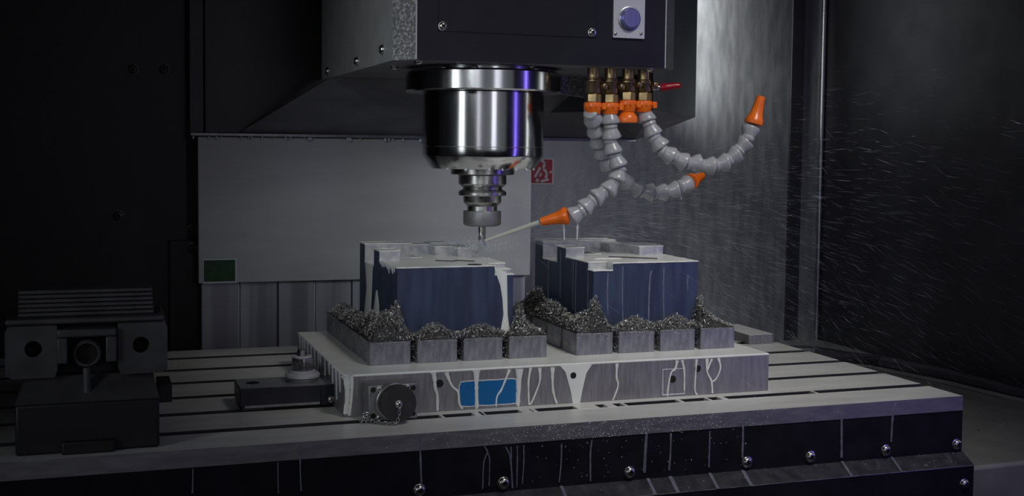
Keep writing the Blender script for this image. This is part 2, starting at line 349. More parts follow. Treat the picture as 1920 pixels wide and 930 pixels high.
MB().lathe([(.028, 1.2945), (.034, 1.2938), (.0345, 1.2932), (.0345, 1.2815), (.0335, 1.2800), (.0285, 1.2765), (.0282, 1.2735), (.0335, 1.2705), (.0345, 1.2690), (.0345, 1.2655), (.0335, 1.2643), (.0278, 1.2640), (.0275, 1.2632), (.0272, 1.2555), (.0262, 1.2535), (.0225, 1.2505), (.0215, 1.2490), (.0215, 1.2425)], 64, fr).build('taper_collar', 'holder_steel', th, angle=28)
nut = MB(); seg = 72; vs_ = []
prof = [(.0215, 1.2428), (.0268, 1.2422), (.0273, 1.2412), (.0273, 1.2245), (.0262, 1.2222), (.0225, 1.2208), (.010, 1.2205)]
nut.lathe(prof, 64, fr); nut.build('collet_nut', 'nut_steel', th, angle=28)
em = MB(); seg = 16; rows = 14; vs_ = []; fs_ = []
for j in range(rows+1):
    z = 1.2206 - (1.2206-1.1915)*j/rows; tw = j*.30
    for k in range(seg):
        a_ = 2*PI*k/seg; fl = 1.0 if z > 1.212 else (0.80+.20*abs(math.cos(1.5*a_)))
        r_ = .0054*fl; vs_.append((SX+r_*math.cos(a_+tw), SY+r_*math.sin(a_+tw), z))
for j in range(rows):
    for k in range(seg):
        q = (k+1) % seg; fs_.append((j*seg+k, j*seg+q, (j+1)*seg+q, (j+1)*seg+k))
fs_.append([rows*seg+k for k in range(seg)]); fs_.append(list(range(seg)))
em.add(vs_, fs_); tag(em.build('end_mill', 'holder_steel'), 'slim fluted end mill in the collet, touching the left workpiece', 'cutting tool')

# ------------------------------------------------------------------ coolant valves and hoses
VX = [at(x, 160, 1.56).x for x in (1112, 1144.5, 1177, 1207)]
vlab = ['shadowed brass valve nearest the spindle with upper half dark', 'brass valve second from the spindle with an orange clamp ring', 'brass valve third from the spindle, closed by an orange cap', 'brass valve farthest from the spindle with a red lever']
VZ = [(1.4455, 1.402, 1.3795)]*4
def hexring(b, x, y, r, z0, z1):
    b.prism([(x+r*math.cos(PI/6+k*PI/3), y+r*math.sin(PI/6+k*PI/3)) for k in range(6)], z0, z1)
for i, x in enumerate(VX):
    dz = (0, 0, .004, .004)[i]
    v = thing('coolant_valve', vlab[i], 'valve', (x, 1.56, 1.4455))
    f2 = Matrix.Translation((x, 1.56, 0))
    MB().lathe([(.0085, 1.4455), (.0085, 1.432), (.0105, 1.431), (.0108, 1.4295)], 24, f2).build('stem', 'brass', v)
    MB().lathe([(.0095, 1.4295), (.0118, 1.4285), (.0120, 1.427), (.0112, 1.4255), (.0112, 1.412+dz), (.0104, 1.4105+dz), (.0100, 1.4095+dz)], 24, f2).build('valve_body', 'brass', v)
    hb2 = MB(); hexring(hb2, x, 1.56, .0118, 1.398+dz, 1.4093+dz); hb2.build('hex_nut', 'brass', v, bevel=.0006)
    kb = MB().lathe([(.0032, 0), (.0032, .004), (.0045, .0045), (.0045, .008), (.003, .009)], 12, frame((x+.0095, 1.5515, 1.420+dz), (.35, -1, 0))).build('spindle_screw', 'brass', v)
    ringz = 1.3915+dz
    MB().lathe([(.0098, ringz+.0065), (.0122, ringz+.006), (.0128, ringz+.004), (.0128, ringz-.003), (.0118, ringz-.005), (.0105, ringz-.0095), (.0085, ringz-.010)], 24, f2).build('orange_ring', 'orange', v)
    for s_ in range(5):
        a_ = -PI/2-1.2+s_*.6
        MB().lathe([(.0022, 0), (.0022, .0016), (.0012, .0017)], 8, frame((x+.0126*math.cos(a_), 1.56+.0126*math.sin(a_), ringz+.001), (math.cos(a_), math.sin(a_), 0))).build('ring_lug', 'orange', v)
    MB().box(x+.010, x+.0165, 1.549, 1.556, ringz-.004, ringz+.005).build('clamp_ear', 'orange', v, bevel=.0008)
    if i == 2:
        MB().lathe([(.0085, ringz-.009), (.0100, ringz-.011), (.0142, ringz-.0165), (.0148, ringz-.020), (.0145, ringz-.0245), (.0130, ringz-.0255), (.0005, ringz-.0255)], 28, f2).build('orange_cap', 'orange', v)
    if i == 3:
        MB().lathe([(.004, 0), (.0045, .004), (.0035, .006), (.0035, .012)], 12, frame((x+.010, 1.553, 1.4205), (1, -.35, .05))).build('lever_hub', 'steel', v)
        lv = MB(); lv.tube([(x+.020, 1.5495, 1.4205), (x+.024, 1.548, 1.4205), (x+.030, 1.546, 1.4215), (x+.040, 1.542, 1.4232), (x+.046, 1.540, 1.4235), (x+.048, 1.5393, 1.4232)], [.0045, .0062, .0056, .0048, .0045, .002], 12)
        lv.build('red_lever', 'red_plastic', v)

segprof = [(.0065, -.0135), (.0092, -.0118), (.0104, -.0088), (.0092, -.0056), (.0098, -.0040), (.0122, .0010), (.0136, .0050), (.0138, .0066), (.0132, .0080), (.0108, .0090), (.0088, .0092)]
tmp = MB().lathe([(r, z) for r, z in segprof], 20).build('segment', 'hose'); SEG = tmp.data; bpy.data.objects.remove(tmp)
nozprof = [(.0080, -.004), (.0118, -.003), (.0122, .000), (.0116, .003), (.0096, .007), (.0082, .012), (.0062, .026), (.0056, .0335), (.0038, .0338)]
tmp = MB().lathe(nozprof, 24).build('nozzle', 'orange'); NOZ = tmp.data; bpy.data.objects.remove(tmp)
def resample(pts, step):
    pts = [Vector(p) for p in pts]
    # Catmull-Rom, dense
    d = []
    for i in range(len(pts)-1):
        p0 = pts[max(i-1, 0)]; p1 = pts[i]; p2 = pts[i+1]; p3 = pts[min(i+2, len(pts)-1)]
        for k in range(20):
            t = k/20; d.append(.5*((2*p1)+(p2-p0)*t+(2*p0-5*p1+4*p2-p3)*t*t+(3*p1-p0-3*p2+p3)*t**3))
    d.append(pts[-1]); out = [d[0]]; acc = 0
    for a_, b_ in zip(d, d[1:]):
        acc += (b_-a_).length
        if acc >= step: out.append(b_); acc = 0
    return out
def hose(label, px, Ys, noz0, noz1, ny0, ny1, start, step=.0205, nscale=1.0):
    pts = [start]+[at(x, y, Y) for (x, y), Y in zip(px, Ys)]
    h = thing('coolant_hose', label, 'hose', start, 'jointed coolant hoses under the milling head')
    pts = resample(pts, step)
    n0 = at(*noz0, ny0); n1 = at(*noz1, ny1)
    for i, p in enumerate(pts):
        t = (pts[min(i+1, len(pts)-1)]-pts[max(i-1, 0)]).normalized()
        if i == len(pts)-1: t = (t+(n1-n0).normalized()).normalized()
        o = bpy.data.objects.new('segment', SEG); COL.objects.link(o); o.parent = h
        o.matrix_parent_inverse = Matrix.Translation(-h.location)
        wob = Vector((random.uniform(-.16, .16), random.uniform(-.16, .16), random.uniform(-.16, .16)))
        o.matrix_basis = frame(p, t+wob)
    o = bpy.data.objects.new('nozzle', NOZ); COL.objects.link(o); o.parent = h
    o.matrix_parent_inverse = Matrix.Translation(-h.location); o['label'] = 'orange tapered nozzle'
    o.matrix_basis = frame(n0, n1-n0) @ Matrix.Scale(nscale, 4)
    return h
h4 = hose('jointed hose curving right and up to an upright orange nozzle',
     [(1223.5, 247), (1236.5, 271), (1256, 292), (1283, 302), (1312, 308), (1341, 311), (1369, 298), (1391, 276), (1407, 246), (1412, 238)],
     [1.555, 1.55, 1.545, 1.54, 1.535, 1.53, 1.53, 1.53, 1.53, 1.53], (1414, 228), (1427, 181), 1.53, 1.528, Vector((VX[3]+.004, 1.56, 1.381)), nscale=1.12)
h2 = hose('jointed hose bent left, its orange nozzle jetting coolant at the cutter',
     [(1146, 250), (1148, 279), (1156, 300), (1161, 318), (1155, 338), (1143, 352), (1125, 365), (1104, 382), (1080, 401), (1074, 404)],
     [1.56, 1.56, 1.56, 1.56, 1.56, 1.56, 1.56, 1.56, 1.56, 1.56], (1060, 405), (1014, 416), 1.56, 1.575, Vector((VX[1], 1.56, 1.377)), nscale=1.05)
h1 = hose('jointed hose passing behind another, nozzle pointing away low at the right',
     [(1119, 253), (1127, 276), (1138, 305), (1156, 324), (1173.5, 340), (1199, 355), (1222, 361), (1251, 360), (1277, 350), (1288, 344)],
     [1.58, 1.59, 1.60, 1.605, 1.61, 1.61, 1.61, 1.61, 1.61, 1.61], (1297, 340), (1318, 328), 1.61, 1.63, Vector((VX[0], 1.562, 1.377)), nscale=1.0)
# drips falling off the hoses
for k, (px, py, px2, py2, Y) in enumerate(((1057, 420, 1058, 450, 1.56), (1083, 416, 1082, 449, 1.56), (1222, 372, 1222, 381, 1.61), (1252, 369, 1252, 376, 1.61), (1276, 362, 1277, 374, 1.61))):
    a_, b_ = at(px, py, Y), at(px2, py2, Y); mid = (a_+b_)/2
    hh = h2 if k < 2 else h1
    MB().tube([a_+Vector((0, 0, .004)), a_, mid, b_], [.0030, .0018, .0012, .0010 if k < 2 else .0004], 8).build('coolant_drip', 'coolant_thin', hh)

# ------------------------------------------------------------------ table
tab = thing('machine_table', 'long T-slotted machine table flooded with milky coolant', 'machine table', (.5, 1.67, .85))
TX0, TX1 = -.75, 1.1245
slots = [1.421, 1.522, 1.623, 1.724, 1.825, 1.926]; edges = [1.3405]; 
prof = [(1.3405, .980), (1.3405, 1.0)]
for s_ in slots: prof += [(s_-.0085, 1.0), (s_-.0085, .991), (s_-.015, .991), (s_-.015, .983), (s_+.015, .983), (s_+.015, .991), (s_+.0085, .991), (s_+.0085, 1.0)]
prof += [(2.0, 1.0), (2.0, .980)]
tm = MB(); n = len(prof); vs_ = [(TX0, y, z) for y, z in prof]+[(TX1, y, z) for y, z in prof]
for i in range(n-1):
    top_ = abs(prof[i][1]-1.0) < 1e-6 and abs(prof[i+1][1]-1.0) < 1e-6
    front = i == 0
    tm.add(vs_, [(i, i+1, n+i+1, n+i)], 0 if top_ else (1 if front else 2))
tm.add(vs_, [tuple(range(n, 2*n))], 1); tm.add(vs_, [tuple(range(n))[::-1]], 1)
to = tm.build('slotted_top', ['coolant_table', 'band_steel', 'slot_dark'], tab, smooth=False)
bm = bmesh.new(); bm.from_mesh(to.data); bmesh.ops.remove_doubles(bm, verts=bm.verts, dist=1e-6); bmesh.ops.recalc_face_normals(bm, faces=bm.faces); bm.to_mesh(to.data); bm.free()
MB().box(TX0, TX1-.001, 1.3435, 1.99, .85, .980).build('table_base', 'skirt', tab)
sk = MB().box(TX0, TX1+.0015, 1.3415, 1.3445, .922, .980).build('skirt_plate', 'skirt', tab, bevel=.0005)
for x in (.3559, .4594, .6245, .7893, .8839, 1.001, 1.1169): screw(tab, (x, 1.3413, .9332), (0, -1, 0), .0068)
ld = MB(); LX = TX1+.003
ld.add([(TX0, 1.345, .9245), (LX, 1.345, .9245), (LX, 1.3175, .9092), (TX0, 1.3175, .9092), (TX0, 1.345, .9225), (LX, 1.345, .9225), (LX, 1.3175, .80), (TX0, 1.3175, .80)],
       [(0, 1, 2, 3)], 0)
ld.build('sloped_ledge', ['ledge'], tab, smooth=False)
lf = MB().box(TX0, LX, 1.3175, 1.3205, .80, .9092).build('front_apron', 'skirt', tab, bevel=.0006)
screw(tab, (1.1117, 1.3175, .8843), (0, -1, 0), .0068)
MB().tube([(TX0, 1.3175, .9090), (LX, 1.3175, .9090)], .0007, 6).build('apron_edge', 'steel', tab)
# coolant running down the front of the table
def streak(parent, pts, Y, wd, m='coolant_trace', name='coolant_trickle', sq=.35, zmin=None, flare=False):
    P = [at(x, y, Y) for x, y in pts]; P = resample(P, .003) if len(P) > 2 else P
    if zmin: P = [Vector((p.x, p.y, max(p.z, zmin))) for p in P]
    rr = [wd*random.uniform(.75, 1.1)*(1+1.3*math.exp(-k/2.0) if flare else 1) for k in range(len(P))]
    return MB().tube(P, rr, 6, squash=sq).build(name, m, parent)
for pts, wd in (([(787, 818), (788, 845), (790, 905)], .0013), ([(912, 828), (909, 838), (914, 848), (907, 868), (905, 918)], .0009), ([(914, 848), (918, 862), (917, 912)], .0007), ([(948, 838), (957, 860), (961, 915)], .0011), ([(958, 838), (959, 860)], .0009),
                ([(970, 836), (970, 860), (969, 915)], .0009), ([(982, 835), (982, 870), (979, 910)], .0008), ([(1053, 832), (1052, 870), (1048, 908)], .0010), ([(1110, 825), (1107, 850), (1107, 902)], .0012),
                ([(1215, 789), (1211, 830), (1208, 890)], .0020), ([(1258, 812), (1257, 850), (1254, 886)], .0014), ([(1331, 808), (1330, 850), (1329, 880)], .0011), ([(1393, 772), (1393, 812), (1392, 860)], .0016), ([(1578, 760), (1578, 785), (1578, 858)], .0018), ([(1680, 755), (1674, 780), (1671, 830)], .0018), ([(563, 834), (563, 880), (565, 925)], .001), ([(362, 878), (361, 925)], .0009), ([(521, 866), (522, 925)], .0008)):
    streak(tab, pts, 1.3405, wd)
for x0_, y0_, x1_, y1_, wd in ((1214, 896, 1226, 916, .004), (1256, 892, 1268, 912, .005), (1330, 884, 1342, 904, .004), (1392, 868, 1412, 904, .005), (1578, 860, 1604, 892, .004), (1671, 845, 1690, 872, .003), (1052, 910, 1062, 928, .004)):
    a_ = at(x0_, y0_, 1.343); X_ = a_.x
    MB().tube([(X_, 1.3435, .9243), (X_-.001, 1.3175, .9096)], wd*.55, 6, squash=.15).build('coolant_trickle', 'coolant_trace', tab)

sb_ = MB().box(1.063, 1.112, 1.808, 1.93, 1.0, 1.0167, 0); sb_.mi[1] = 1
tag(sb_.build('stop_block', ['ground_steel', 'coolant'], bevel=.0008), 'small low steel block near the far table end behind the plate', 'block')

# ------------------------------------------------------------------ base plate (magnetic chuck)
CX0, CX1, CY0, CY1, CZ = .288, .8835, 1.4476, 1.806, 1.0528
ch = thing('base_plate', 'thick steel magnetic base plate with blue label, coolant running over its front', 'plate', ((CX0+CX1)/2, (CY0+CY1)/2, 1.0))
MB().box(CX0, CX1, CY0, CY1, 1.0, CZ-.0012).build('plate_body', 'ground_steel', ch, bevel=.0008)
MB().box(CX0-.0006, CX1+.0004, CY0-.0006, CY1, CZ-.0035, CZ).build('coolant_film', 'coolant', ch, bevel=.0016, seg=3)
lb = MB(); lx0, lx1, lz0, lz1 = .4345, .5130, 1.0035, 1.0375
out = []
for k in range(40):
    t = k/40*4; s_ = int(t); u = t-s_
    cx_, cz_ = [(lx0+(lx1-lx0)*u, lz0), (lx1, lz0+(lz1-lz0)*u), (lx1-(lx1-lx0)*u, lz1), (lx0, lz1-(lz1-lz0)*u)][s_]
    j = .0013; rr = .0035
    cx_ = min(max(cx_, lx0+random.uniform(0, j)), lx1-random.uniform(0, j)); cz_ = min(max(cz_, lz0+random.uniform(0, j)), lz1-random.uniform(0, j))
    ex = min(cx_-lx0, lx1-cx_); ez = min(cz_-lz0, lz1-cz_)
    if ex < rr and ez < rr:
        cx_ += (rr*.3) * (1 if cx_-lx0 < rr else -1); cz_ += rr*.3*(1 if cz_-lz0 < rr else -1)
    out.append((cx_, cz_))
lb.prism(out, CY0, CY0-.0006, axis='y'); l_ = lb.build('blue_label', 'blue_label', ch); l_['label'] = 'plain bright blue label'
ob = MB(); ring = [Vector((x, CY0-.0005, z)) for x, z in out]; ob.tube(ring+[ring[0]], .0009, 6, squash=.6); ob.build('coolant_bead', 'coolant_thin', ch)
for px, py, r_ in ((824, 719, .0052), (1075, 704, .0048), (1261, 711, .0052), (1308, 691, .0050)):
    c_ = at(px, py, CY0)
    hb_ = MB().lathe([(r_, 0), (r_, -.0003), (r_*.98, .0004), (r_*1.28, .0004), (r_*1.34, 0)], 24, frame(c_, (0, -1, 0)), caps=False).build('bolt_hole', 'ground_steel', ch)
    MB().lathe([(r_*1.02, 0), (r_*1.02, .0003)], 24, frame(c_, (0, -1, 0))).build('bore', 'hole_black', hb_)
rc = MB(); q0 = at(1243, 693, CY0); q1 = at(1283, 738, CY0)
rc.tube([(q0.x, CY0, q0.z), (q1.x, CY0, q0.z), (q1.x, CY0, q1.z), (q0.x, CY0, q1.z), (q0.x, CY0, q0.z)], [.0007, .0007, .001, .0014, .0007], 6); rc.build('recess_edge', 'coolant_thin', ch)
drips = [([(813, 698), (815, 712), (816, 728), (820, 743), (820, 786)], .0024), ([(837, 699), (847, 723), (859, 735), (861, 756), (868, 768)], .0018), ([(893.5, 695), (893.5, 733), (894.5, 777)], .0030), ([(955.5, 693), (948, 712), (940, 731), (932, 744), (930, 767)], .0016),
         ([(974, 692), (973, 727), (970, 774)], .0036), ([(995, 690), (991, 717), (992, 762)], .0015), ([(1012, 690), (1012, 715), (1000, 748), (992, 762)], .0015), ([(1036, 689), (1037, 731), (1045, 760)], .0020), ([(1157, 682), (1156, 708), (1159, 723), (1148, 754)], .0015),
         ([(1270, 676), (1266, 692), (1258, 700), (1252, 734), (1253, 752)], .0015), ([(1279, 676), (1283, 697), (1283, 736)], .0014), ([(1306, 674), (1304.5, 700), (1303, 731), (1308, 742)], .0013), ([(1326, 673), (1326, 697), (1334, 715), (1336, 741)], .0018), ([(1335, 673), (1328, 690), (1327, 695)], .0013), ([(1347, 672), (1351, 690), (1343, 710), (1334, 717)], .0014),
         ([(650, 704), (652, 740), (648, 780)], .0040), ([(659, 704), (660, 735), (655, 782)], .0022)]
for pts, wd in drips: streak(ch, pts, CY0-.0006, wd*.8, 'coolant', 'coolant_drip', .45, 1.0015, True)
vb = MB(); vp = [at(x, y, CY0) for x, y in ((1050, 686), (1060, 698), (1070, 735), (1074, 762), (1086, 762), (1091, 735), (1099, 700), (1110, 683))]
vb.prism([(p.x, p.z) for p in vp], CY0, CY0-.0009, axis='y'); vb.build('coolant_sheet', 'coolant', ch, bevel=.0005)
c_ = at(1075, 704, CY0-.001); MB().lathe([(.0042, 0), (.0042, .0002)], 20, frame(c_, (0, -1, 0))).build('bore', 'hole_black', ch)
# drips along the top front edge and on the left side
for k in range(13):
    y_ = 1.47+k*.026+random.uniform(-.006, .006); l_ = random.uniform(.012, .042)
    MB().tube([(CX0-.0003, y_, CZ-.001), (CX0-.0006, y_, CZ-.004), (CX0-.0004, y_+random.uniform(-.002, .002), CZ-.004-l_)], [.0028, .0018, .0009], 6).build('coolant_drip', 'coolant_thin', ch)
# coolant bridging the table slot in front of the plate
for X_, wd in ((.405, .004), (.452, .012), (.4575, .006), (.515, .014), (.527, .005), (.5985, .03), (.632, .012), (.652, .004), (.733, .006), (.775, .004), (.797, .009), (.94, .004)):
    MB().box(X_-wd/2, X_+wd/2, 1.4105, 1.4312, .9965, 1.0004).build('coolant_bridge', 'coolant_table', tab, bevel=.0003)
# electrical connector with cap and chain
cn = MB().box(.3108, .3715, 1.412, CY0, 1.0015, 1.0450).build('connector', 'alu_dark', ch, bevel=.0012); cn['label'] = 'square aluminium connector socket'
MB().lathe([(.0228, 0), (.0228, .010), (.0218, .011)], 40, frame((.3405, 1.412, 1.0252), (0, -1, 0))).build('socket_ring', 'steel', cn)
cpo = MB().lathe([(.0216, .010), (.0220, .011), (.0220, .0215), (.0210, .0228), (.0002, .0230)], 48, frame((.3425, 1.412, 1.0255), (0, -1, 0))).build('dust_cap', 'black_rubber', cn)
screw(cn, (.3425, 1.389, 1.0252), (0, -1, 0), .0042, 'cap_screw')
for x_, z_ in ((.3165, 1.0395), (.3660, 1.0395), (.3165, 1.008), (.3660, 1.008)):
    MB().lathe([(.0032, 0), (.0032, .0003)], 16, frame((x_, 1.412, z_), (0, -1, 0))).build('corner_hole', 'hole_black', cn)
for x_, z_ in ((.3235, 1.0405), (.3590, 1.0410), (.3235, 1.0055)): screw(cn, (x_, 1.412, z_), (0, -1, 0), .0028, 'screw')
cpts = [(.3425, 1.3862, 1.0235), (.3420, 1.3858, 1.0150), (.3405, 1.3856, 1.0070), (.3390, 1.3860, 1.0032), (.334, 1.388, 1.0024), (.328, 1.391, 1.0024), (.322, 1.396, 1.0024), (.315, 1.402, 1.0026), (.309, 1.408, 1.0034), (.3045, 1.4115, 1.007), (.3075, 1.4105, 1.011), (.3105, 1.409, 1.008), (.306, 1.404, 1.003), (.300, 1.407, 1.0026), (.306, 1.411, 1.0036)]
cpts = [(x, y, z+.0008) for x, y, z in cpts]; cpts = resample(cpts, .0042)
lk = MB(); rs = [(math.cos(a_*2*PI/12)*(.0030), math.sin(a_*2*PI/12)*.0018) for a_ in range(13)]
lk.tube([(x, 0, z) for x, z in rs], .00055, 5); tmp = lk.build('chain_link', 'steel'); LINK = tmp.data; bpy.data.objects.remove(tmp)
for i, p in enumerate(cpts):
    t = (cpts[min(i+1, len(cpts)-1)]-cpts[max(i-1, 0)]).normalized()
    o = bpy.data.objects.new('chain_link', LINK); COL.objects.link(o); o.parent = cn; o.matrix_parent_inverse = Matrix.Translation(-cn.location)
    o.matrix_basis = Matrix.Translation(p) @ t.to_track_quat('X', 'Z').to_matrix().to_4x4() @ Matrix.Rotation((i % 2)*PI/2+.4, 4, 'X')

# ------------------------------------------------------------------ pole risers under the workpieces
ZR = 1.0825
pme = None
def riser(x0, label):
    global pme
    r_ = thing('pole_riser', label, 'riser', (x0, 1.50, CZ), 'grids of steel pole blocks')
    for i in range(4):
        for j in range(5):
            if pme is None:
                o = MB().box(0, .0535, 0, .0515, 0, ZR-CZ).build('pole_block', 'pole_steel', None, bevel=.0006); pme = o
            else:
                o = pme.copy(); COL.objects.link(o)
            o.parent = r_; o.location = (i*.0628, j*.0622, 0)
    return r_
rL = riser(.3315, 'grid of square steel pole blocks under the left blue workpiece')
rR = riser(.6165, 'grid of square steel pole blocks under the right blue workpiece')

# ------------------------------------------------------------------ workpieces
def stepped(xs, ys, Z, zb):
    b = MB(); nx, ny = len(xs)-1, len(ys)-1; T = max(max(r) for r in Z)
    zs = lambda i, j: Z[j][i] if 0 <= i < nx and 0 <= j < ny else zb
    low = .060
    for j in range(ny):
        for i in range(nx):
            z = Z[j][i]; x0, x1, y0, y1 = xs[i], xs[i+1], ys[j], ys[j+1]
            b.add([(x0, y0, z), (x1, y0, z), (x1, y1, z), (x0, y1, z)], [(0, 1, 2, 3)], 1)
            for (di, dj, p, q) in ((-1, 0, (x0, y1), (x0, y0)), (1, 0, (x1, y0), (x1, y1)), (0, -1, (x0, y0), (x1, y0)), (0, 1, (x1, y1), (x0, y1))):
                zn = zs(i+di, j+dj)
                if zn < z:
                    inside = 0 <= i+di < nx and 0 <= j+dj < ny
                    b.add([(*p, zn), (*q, zn), (*q, z), (*p, z)], [(0, 1, 2, 3)], 2 if inside else 0)
    b.add([(xs[0], ys[0], zb), (xs[-1], ys[0], zb), (xs[-1], ys[-1], zb), (xs[0], ys[-1], zb)], [(3, 2, 1, 0)], 0)
    return b
mat('wet_step', (0.40, 0.40, 0.46), 0.35, 0.3, (0.62, 0.62, 0.62), 90, bump=.1)
T, Lw, St, Is, Rw = .0925, .0825, .1060, .1055, .1085
xs = [0, .029, .070, .098, .122, .161]; ys = [0, .0195, .060, .066, .104, .112, .139, .172, .199, .233]
ZRt = [[Lw, T, T, T, T], [T]*5, [T, T-.003, T, T, T], [T]*5, [St, T, T, T, T], [St, T, T, T, Is], [Lw, Lw, T, T, Is], [Lw, Lw, T, Rw-.004, Rw-.004], [Rw]*5]
ys = [0, .0195, .060, .066, .104, .112, .139, .168, .199, .233]
ZRt = [[Lw, T, T, T, T], [T]*5, [T, T-.003, T, T, T], [T]*5, [St, T, T, T, T], [St, T, T, T, Is], [Lw, Lw, T, T, Is], [Lw, Lw, T, Rw-.003, T], [Rw, Rw, Rw, Rw, T]]
def rims(xs, ys, Z):
    b = MB(); nx, ny = len(xs)-1, len(ys)-1
    zs = lambda i, j: Z[j][i] if 0 <= i < nx and 0 <= j < ny else -1
    for j in range(ny):
        for i in range(nx):
            z = Z[j][i]; x0, x1, y0, y1 = xs[i], xs[i+1], ys[j], ys[j+1]
            for (di, dj, p, q) in ((-1, 0, (x0, y1), (x0, y0)), (1, 0, (x1, y0), (x1, y1)), (0, -1, (x0, y0), (x1, y0)), (0, 1, (x1, y1), (x0, y1))):
                if zs(i+di, j+dj) < z-.002:
                    a_ = Vector((*p, z-.0002)); c_ = Vector((*q, z-.0002))
                    n_ = max(2, int((c_-a_).length/.006))
                    b.tube([a_.lerp(c_, k/n_) for k in range(n_+1)], [random.uniform(.0007, .0013) for _ in range(n_+1)], 6)
    return b
WX = {'R': .6514, 'L': .3735}
wR = thing('workpiece', 'blue steel block on the right with stepped coolant-covered top and front corner pocket', 'workpiece', (WX['R'], 1.527, ZR), 'blue steel workpieces')
o = stepped(xs, ys, ZRt, 0).build('block', ['blue_steel', 'coolant', 'wet_step'], None, smooth=False); o.parent = wR
o = rims(xs, ys, ZRt).build('coolant_rim', 'coolant'); o.parent = wR; o['kind'] = 'stuff'
xs2 = [0, .029, .070, .098, .124, .134, .1605]; ys2 = [0, .012, .034, .060, .104, .112, .139, .168, .199, .233]
ZL = [[T, T, T, T, T, Lw-.002], [T, T, T, T, T, Lw+.004], [T, T, T, T, T, T], [T]*6, [St, T, T, T, T, T], [St, T, T, T, T, T-.001], [Lw, Lw, T, T, Is, Is], [Lw, Lw, T, Rw-.003, Is, Is], [Rw, Rw, Rw-.002, Rw, T, T]]
wL = thing('workpiece', 'dark blue steel block on the left being milled under the spindle', 'workpiece', (WX['L'], 1.527, ZR), 'blue steel workpieces')
o = stepped(xs2, ys2, ZL, 0).build('block', ['blue_steel', 'coolant', 'wet_step'], None, smooth=False); o.parent = wL
o = rims(xs2, ys2, ZL).build('coolant_rim', 'coolant'); o.parent = wL; o['kind'] = 'stuff'
# thin films along the rims and sheets of coolant pouring off
def sheet(parent, rows, m='coolant', name='coolant_sheet', thick=.0015, nrm=(0, -1, 0)):
    b = MB(); vs_ = []; fs_ = []; n_ = len(rows); nn = Vector(nrm)
    for a_, c_ in rows:
        a_, c_ = Vector(a_), Vector(c_); md = (a_+c_)/2
        vs_ += [a_, (a_+md)/2+nn*thick*.8, md+nn*thick, (c_+md)/2+nn*thick*.8, c_]
    for i in range(n_-1):
        for k in range(4): fs_.append((i*5+k, i*5+k+1, (i+1)*5+k+1, (i+1)*5+k))
        fs_.append((i*5, (i+1)*5, (i+1)*5+4, i*5+4))
    fs_.append((0, 1, 2, 3, 4)); fs_.append(tuple((n_-1)*5+k for k in range(5)))
    return b.add(vs_, fs_).build(name, m, parent, angle=60)
Y0 = 1.527
sheet(wL, [(at(927, 500, Y0-.0006), at(949, 511, Y0-.0006)), (at(931, 515, Y0-.0006), at(950.5, 513, Y0-.0006)), (at(938, 535, Y0-.0006), at(951, 535, Y0-.0006)), (at(942, 560, Y0-.0006), at(951.5, 560, Y0-.0006)), (at(944, 590, Y0-.0008), at(952, 590, Y0-.0008)), (at(938, 622, Y0-.002), at(956, 622, Y0-.002))])
xl = WX['L']-.0006; zt = ZR
sheet(wL, [((xl, 1.669, zt+Lw), (xl, 1.722, zt+Lw)), ((xl, 1.671, zt+.070), (xl, 1.718, zt+.070)), ((xl, 1.675, zt+.045), (xl, 1.712, zt+.045)), ((xl-.002, 1.672, zt+.012), (xl-.002, 1.716, zt+.012)), ((xl-.004, 1.668, zt), (xl-.004, 1.72, zt))], nrm=(-1, 0, 0))
sheet(wL, [((xl, 1.640, zt+.050), (xl, 1.645, zt+.050)), ((xl, 1.628, zt+.030), (xl, 1.66, zt+.030)), ((xl-.002, 1.622, zt), (xl-.002, 1.668, zt))], nrm=(-1, 0, 0))
for k in range(9):
    y_ = 1.54+k*.010; l_ = random.uniform(.004, .012)
    MB().tube([(xl, y_, zt+T), (xl-.0004, y_, zt+T-l_*.5), (xl, y_, zt+T-l_)], [.0016, .0013, .0005], 6).build('coolant_drip', 'coolant_thin', wL)
for pts, wd in (([(1278, 497), (1222, 508), (1219, 520), (1217, 560), (1216, 615)], .0011),): streak(wR, pts[1:], Y0, wd, 'coolant_trace')
for px, y0_, y1_ in ((1290, 515, 545), (1245, 500, 600), (1168, 500, 600), (1140, 512, 590)): streak(wR, [(px, y0_), (px-1, (y0_+y1_)/2), (px, y1_)], Y0, .0007, 'coolant_trace')
xr = WX['R']-.0003
for y_, z0_, z1_ in ((1.545, .08, .01), (1.60, .09, .02), (1.59, .09, .015), (1.70, .082, .01), (1.65, .10, .03)):
    MB().tube([(xr, y_, ZR+z0_), (xr, y_+.001, ZR+(z0_+z1_)/2), (xr, y_, ZR+z1_)], .0008, 6).build('coolant_trickle', 'coolant_trace', wR)
# hand-scribed grooves on the right block's top, small raised ribs on the left one's
for k in range(3):
    a_ = Vector((WX['R']+.060+k*.012, Y0+.085-k*.010, ZR+T)); b_ = a_+Vector((.034, -.022, 0))
    MB().tube([a_, b_], .0016, 6, squash=.4).build('groove', 'slot_dark', wR)
for a_, b_ in (((.075, .085), (.095, .070)), ((.095, .070), (.105, .080)), ((.105, .080), (.125, .062))):
    MB().tube([(WX['L']+a_[0], Y0+a_[1], ZR+T), (WX['L']+b_[0], Y0+b_[1], ZR+T)], .0014, 6, squash=.4).build('groove', 'slot_dark', wL)
MB().lathe([(.010, 0), (.010, .0004)], 24, Matrix.Translation((WX['L']+.112, Y0+.020, ZR+T))).build('shallow_bore', 'slot_dark', wL)

